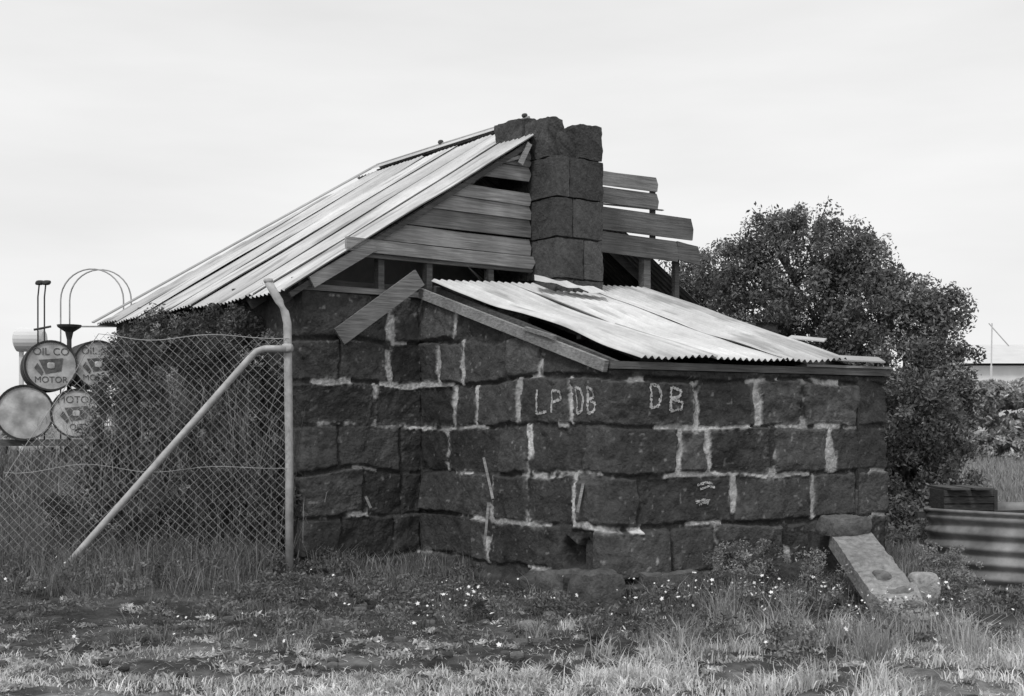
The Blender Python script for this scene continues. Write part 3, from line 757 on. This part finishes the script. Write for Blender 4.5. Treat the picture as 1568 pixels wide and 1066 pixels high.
drum(38, 632, 43, 14.9, None, .38)
drum(117, 633, 38, 15.0, ('MOTOR', 'OIL'), .25)
rk = MB(); zr = P(78, 672, 15)[2]
for yy in (14.95, 15.6):
    rk.beam([-6.4, yy, zr-.05], [-4.6, yy, zr-.05], .07, .07, c=.10)
    for xx in (-6.3, -5.5, -4.7): rk.beam([xx, yy, 0], [xx, yy, zr-.1], .08, .08, up=(0, 1, 0), c=.10)
for xx in (-6.3, -5.5, -4.7): rk.beam([xx, 15.0, zr-.3], [xx, 15.55, zr-.3], .06, .05, c=.1)
rk.make('drum_rack', M_wood)
hp = MB()
for dx, dy in ((0, 0), (.10, .35)):
    cx, cz = P(141+dx*10, 460, 16+dy)[[0, 2]]; y = 16+dy; rr = .40
    pts = [[cx-rr+dx, y, .3]]+[[cx+dx-rr*math.cos(a), y, cz+rr*math.sin(a)] for a in np.linspace(0, math.pi, 18)]+[[cx+rr+dx, y, .3]]
    hp.tube(pts, .010, 6, .4)
hp.tube([P(92, 500, 16), P(190, 500, 16)], .012, 6, .4)
hp.make('pipe_hoop_frame', M_pipe, smooth=True)
tr = MB()
c = P(106, 505, 15.7)
tr.tube([c-Z*.12, c-Z*.03, c+Z*.03, c+Z*.06], [.03, .05, .14, .15], 14, .3); tr.tube([[c[0], c[1], 0], c-Z*.1], .03, 8, .3)
tr.make('funnel_stand', M_drumd)
lp = MB()
for u in (58, 68):
    lp.tube([[P(u, 0, 16)[0], 16, 0], P(u, 455, 16), P(u+2, 436, 16)], .010, 6)
    lp.rock(P(u+3, 433, 16), [.05, 0, .0], [0, .04, 0], [0.01, 0, .03], .1, .003, 1, 6)
lp.tube([P(52, 505, 16), P(78, 500, 16)], .015, 6)
lp.make('standpipe', M_drumd)
ft = MB(); c = P(46, 520, 17.5)
ft.tube([c-[.20, 0, 0], c-[.17, 0, 0], c+[.17, 0, 0], c+[.2, 0, 0]], [.12, .17, .17, .12], 20, .5)
for dx in (-.12, .12): ft.beam([c[0]+dx, c[1], 0], c+np.array([dx, 0, -.15]), .05, .05, up=(0, 1, 0))
ft.make('fuel_tank', M_far)

# ---------- corrugated tank (right) ----------
tkc = np.array([TK[0], TK[1], -.06]); rt = .72; N = 72; prof = []
zt = .64
for z in np.linspace(-.05, zt, 70): prof.append((rt+.018*math.sin(z*2*math.pi/.115), z))
prof += [(rt+.03, zt+.01), (rt+.025, zt+.03), (rt-.015, zt+.03), (rt-.02, zt-.02), (rt-.02, .05)]
V = []
for r_, z in prof:
    for k in range(N):
        a = 2*math.pi*k/N; q_ = r_*(1+.01*math.sin(3*a+z*2)); V.append([tkc[0]+q_*math.cos(a), tkc[1]+q_*math.sin(a), tkc[2]+z+.012*math.sin(2*a)])
fcs = [[i*N+k, i*N+(k+1) % N, (i+1)*N+(k+1) % N, (i+1)*N+k] for i in range(len(prof)-1) for k in range(N)]
tank = empty('corrugated_water_tank')
M_tank = mat('old_tank_iron', base=.20, var=.4, scale=4, bump=.1, rough=.7, var2=.4, scale2=3)
mk('shell', V, fcs, M_tank, None, tank, smooth=True)
b = MB(); b.tube([tkc+Z*.3, tkc+Z*.31], rt-.02, 40, .04); b.make('rubbish_fill', M_woodd, tank)
cr = MB()
cb = P(1446, 784, 10.4)
for k in range(3): cr.box(cb+Z*(.01+.06*k), [.44, .03, 0], [0, .02, 0], [0, 0, .05], .06)
for k in range(3): cr.box(cb+Z*(.01+.06*k)+np.array([0, .35, 0]), [.44, .03, 0], [0, .02, 0], [0, 0, .05], .06)
for dx in (0, .42): cr.box(cb+np.array([dx, .022, .0]), [.03, 0, 0], [0, .33, 0], [0, 0, .18], .05)
for dx in (0, .2): cr.box(cb+np.array([dx+.02, -.1, .185]), [.16, 0, 0], [0, .6, 0], [0, 0, .015], .07)
cr.beam(cb+np.array([-.2, .1, -.03]), cb+np.array([.9, .2, -.02]), .05, .06, c=.05)
cr.make('wooden_crate', M_wood)

# ---------- distance ----------
fb = empty('distant_shed')
Yd = 70
def PD(u, v, dy=0): return P(u, v, Yd+dy)
w0 = PD(1486, 590); w1 = PD(1680, 590)
b = MB(); b.box([w0[0], Yd, 0], [w1[0]-w0[0], 0, 0], [0, 9, 0], [0, 0, PD(0, 560)[2]], .5); b.make('walls', M_far, fb)
b = MB(); zt = PD(0, 557)[2]; zp = PD(0, 520)[2]
b.prism([[w0[0]-.4, Yd-.5, zt], [w0[0]-.4, Yd+4.5, zp], [w0[0]-.4, Yd+9.5, zt]], [w1[0]-w0[0]+.8, 0, 0], .4)
b.make('roof', M_farroof, fb)
b = MB()
b.box([w0[0]+1.2, Yd-.03, .1], [1.6, 0, 0], [0, .02, 0], [0, 0, 2.2], .05)
b.make('door', M_farroof, fb)
b = MB(); b.tube([P(1518, 560, 62), P(1519, 495, 62)], .035, 6); b.tube([P(1514, 495, 62), P(1545, 530, 62)], .03, 6); b.tube([np.array([P(1518, 0, 62)[0], 62, 0]), P(1518, 560, 62)], .06, 6)
b.make('utility_pole', M_farroof)
lob2 = []
for k in range(30): lob2.append((random.uniform(-40, 1640), 640-random.uniform(2, 10), random.uniform(12, 20), 85+random.random()*10))
for k in range(24): lob2.append((1455+k*7, 626-random.uniform(0, 34), random.uniform(14, 22), 38+random.random()*4))
C = []; Rd = []
for (u, v, r, Y) in lob2:
    c = P(u, v, Y); rr = r/F*Y; k = 40; d = R.normal(0, 1, (k, 3)); d /= np.linalg.norm(d, axis=1)[:, None]
    C.append(c+d*rr*R.random((k, 1))**.4*np.array([1.5, 1, .9])); Rd.append(np.full(k, rr*.35))
    for zz in (.3, .9):
        g_ = c.copy(); g_[2] = zz; C.append(g_+R.normal(0, .5, (14, 3))*np.array([1.4, 1, .6])); Rd.append(np.full(14, rr*.5))
join([leaves(np.concatenate(C), np.concatenate(Rd), 50, .085, .40)], 'distant_tree_line', M_leaf)  # lighter leaf tone stands in for haze over the distance
n = 34000; x = U(4.5, 18, n); y = U(13, 38, n)
join([blades(x, y, U(.06, .3, n), U(.01, .03, n), U(.14, .4, n), .7)], 'field_grass', M_grass)

# ---------- light ----------
w = bpy.data.worlds.new('World'); scene.world = w; w.use_nodes = True
N = w.node_tree.nodes; L = w.node_tree.links; bg = N['Background']
EL = 52; AZ = 205
sky = N.new('ShaderNodeTexSky'); sky.sky_type = 'NISHITA'; sky.sun_disc = False
sky.sun_elevation = math.radians(EL); sky.sun_rotation = math.radians(AZ); sky.dust_density = 3; sky.air_density = 1.2
bw = N.new('ShaderNodeRGBToBW'); L.new(sky.outputs[0], bw.inputs[0])
tc = N.new('ShaderNodeTexCoord'); mp = N.new('ShaderNodeMapping'); mp.inputs['Scale'].default_value = (1, 1, 5)
L.new(tc.outputs['Generated'], mp.inputs[0])
no = N.new('ShaderNodeTexNoise'); no.inputs['Scale'].default_value = 2.2; no.inputs['Detail'].default_value = 5; L.new(mp.outputs[0], no.inputs['Vector'])
mr = N.new('ShaderNodeMapRange'); mr.inputs[1].default_value = .3; mr.inputs[2].default_value = .7; mr.inputs[3].default_value = 6.5; mr.inputs[4].default_value = 7.8
L.new(no.outputs['Fac'], mr.inputs[0])
m1 = N.new('ShaderNodeMath'); m1.operation = 'MULTIPLY'; m1.inputs[1].default_value = .12; L.new(bw.outputs[0], m1.inputs[0])
m2 = N.new('ShaderNodeMath'); m2.operation = 'ADD'; L.new(m1.outputs[0], m2.inputs[0]); L.new(mr.outputs[0], m2.inputs[1])
cc = N.new('ShaderNodeCombineColor')
for i in range(3): L.new(m2.outputs[0], cc.inputs[i])
L.new(cc.outputs[0], bg.inputs[0]); bg.inputs[1].default_value = .115
sl_ = bpy.data.lights.new('sun', 'SUN'); sl_.energy = 1.5; sl_.angle = math.radians(10); sl_.color = (1, 1, 1)
so = bpy.data.objects.new('sun', sl_); scene.collection.objects.link(so)
a = math.radians(AZ); e_ = math.radians(EL)
dirv = Vector((math.sin(a)*math.cos(e_), math.cos(a)*math.cos(e_), math.sin(e_)))
so.rotation_euler = dirv.to_track_quat('Z', 'Y').to_euler()

cam = bpy.data.cameras.new('camera'); co = bpy.data.objects.new('camera', cam); scene.collection.objects.link(co)
co.location = (0, 0, H); co.rotation_euler = (math.pi/2, 0, 0); cam.sensor_width = 36; cam.lens = F/1568*36; cam.shift_y = 117/1568
cam.clip_end = 3000; scene.camera = co
scene.view_settings.view_transform = 'Standard'
try: scene.view_settings.look = 'None'
except Exception: pass
scene.view_settings.exposure = 0
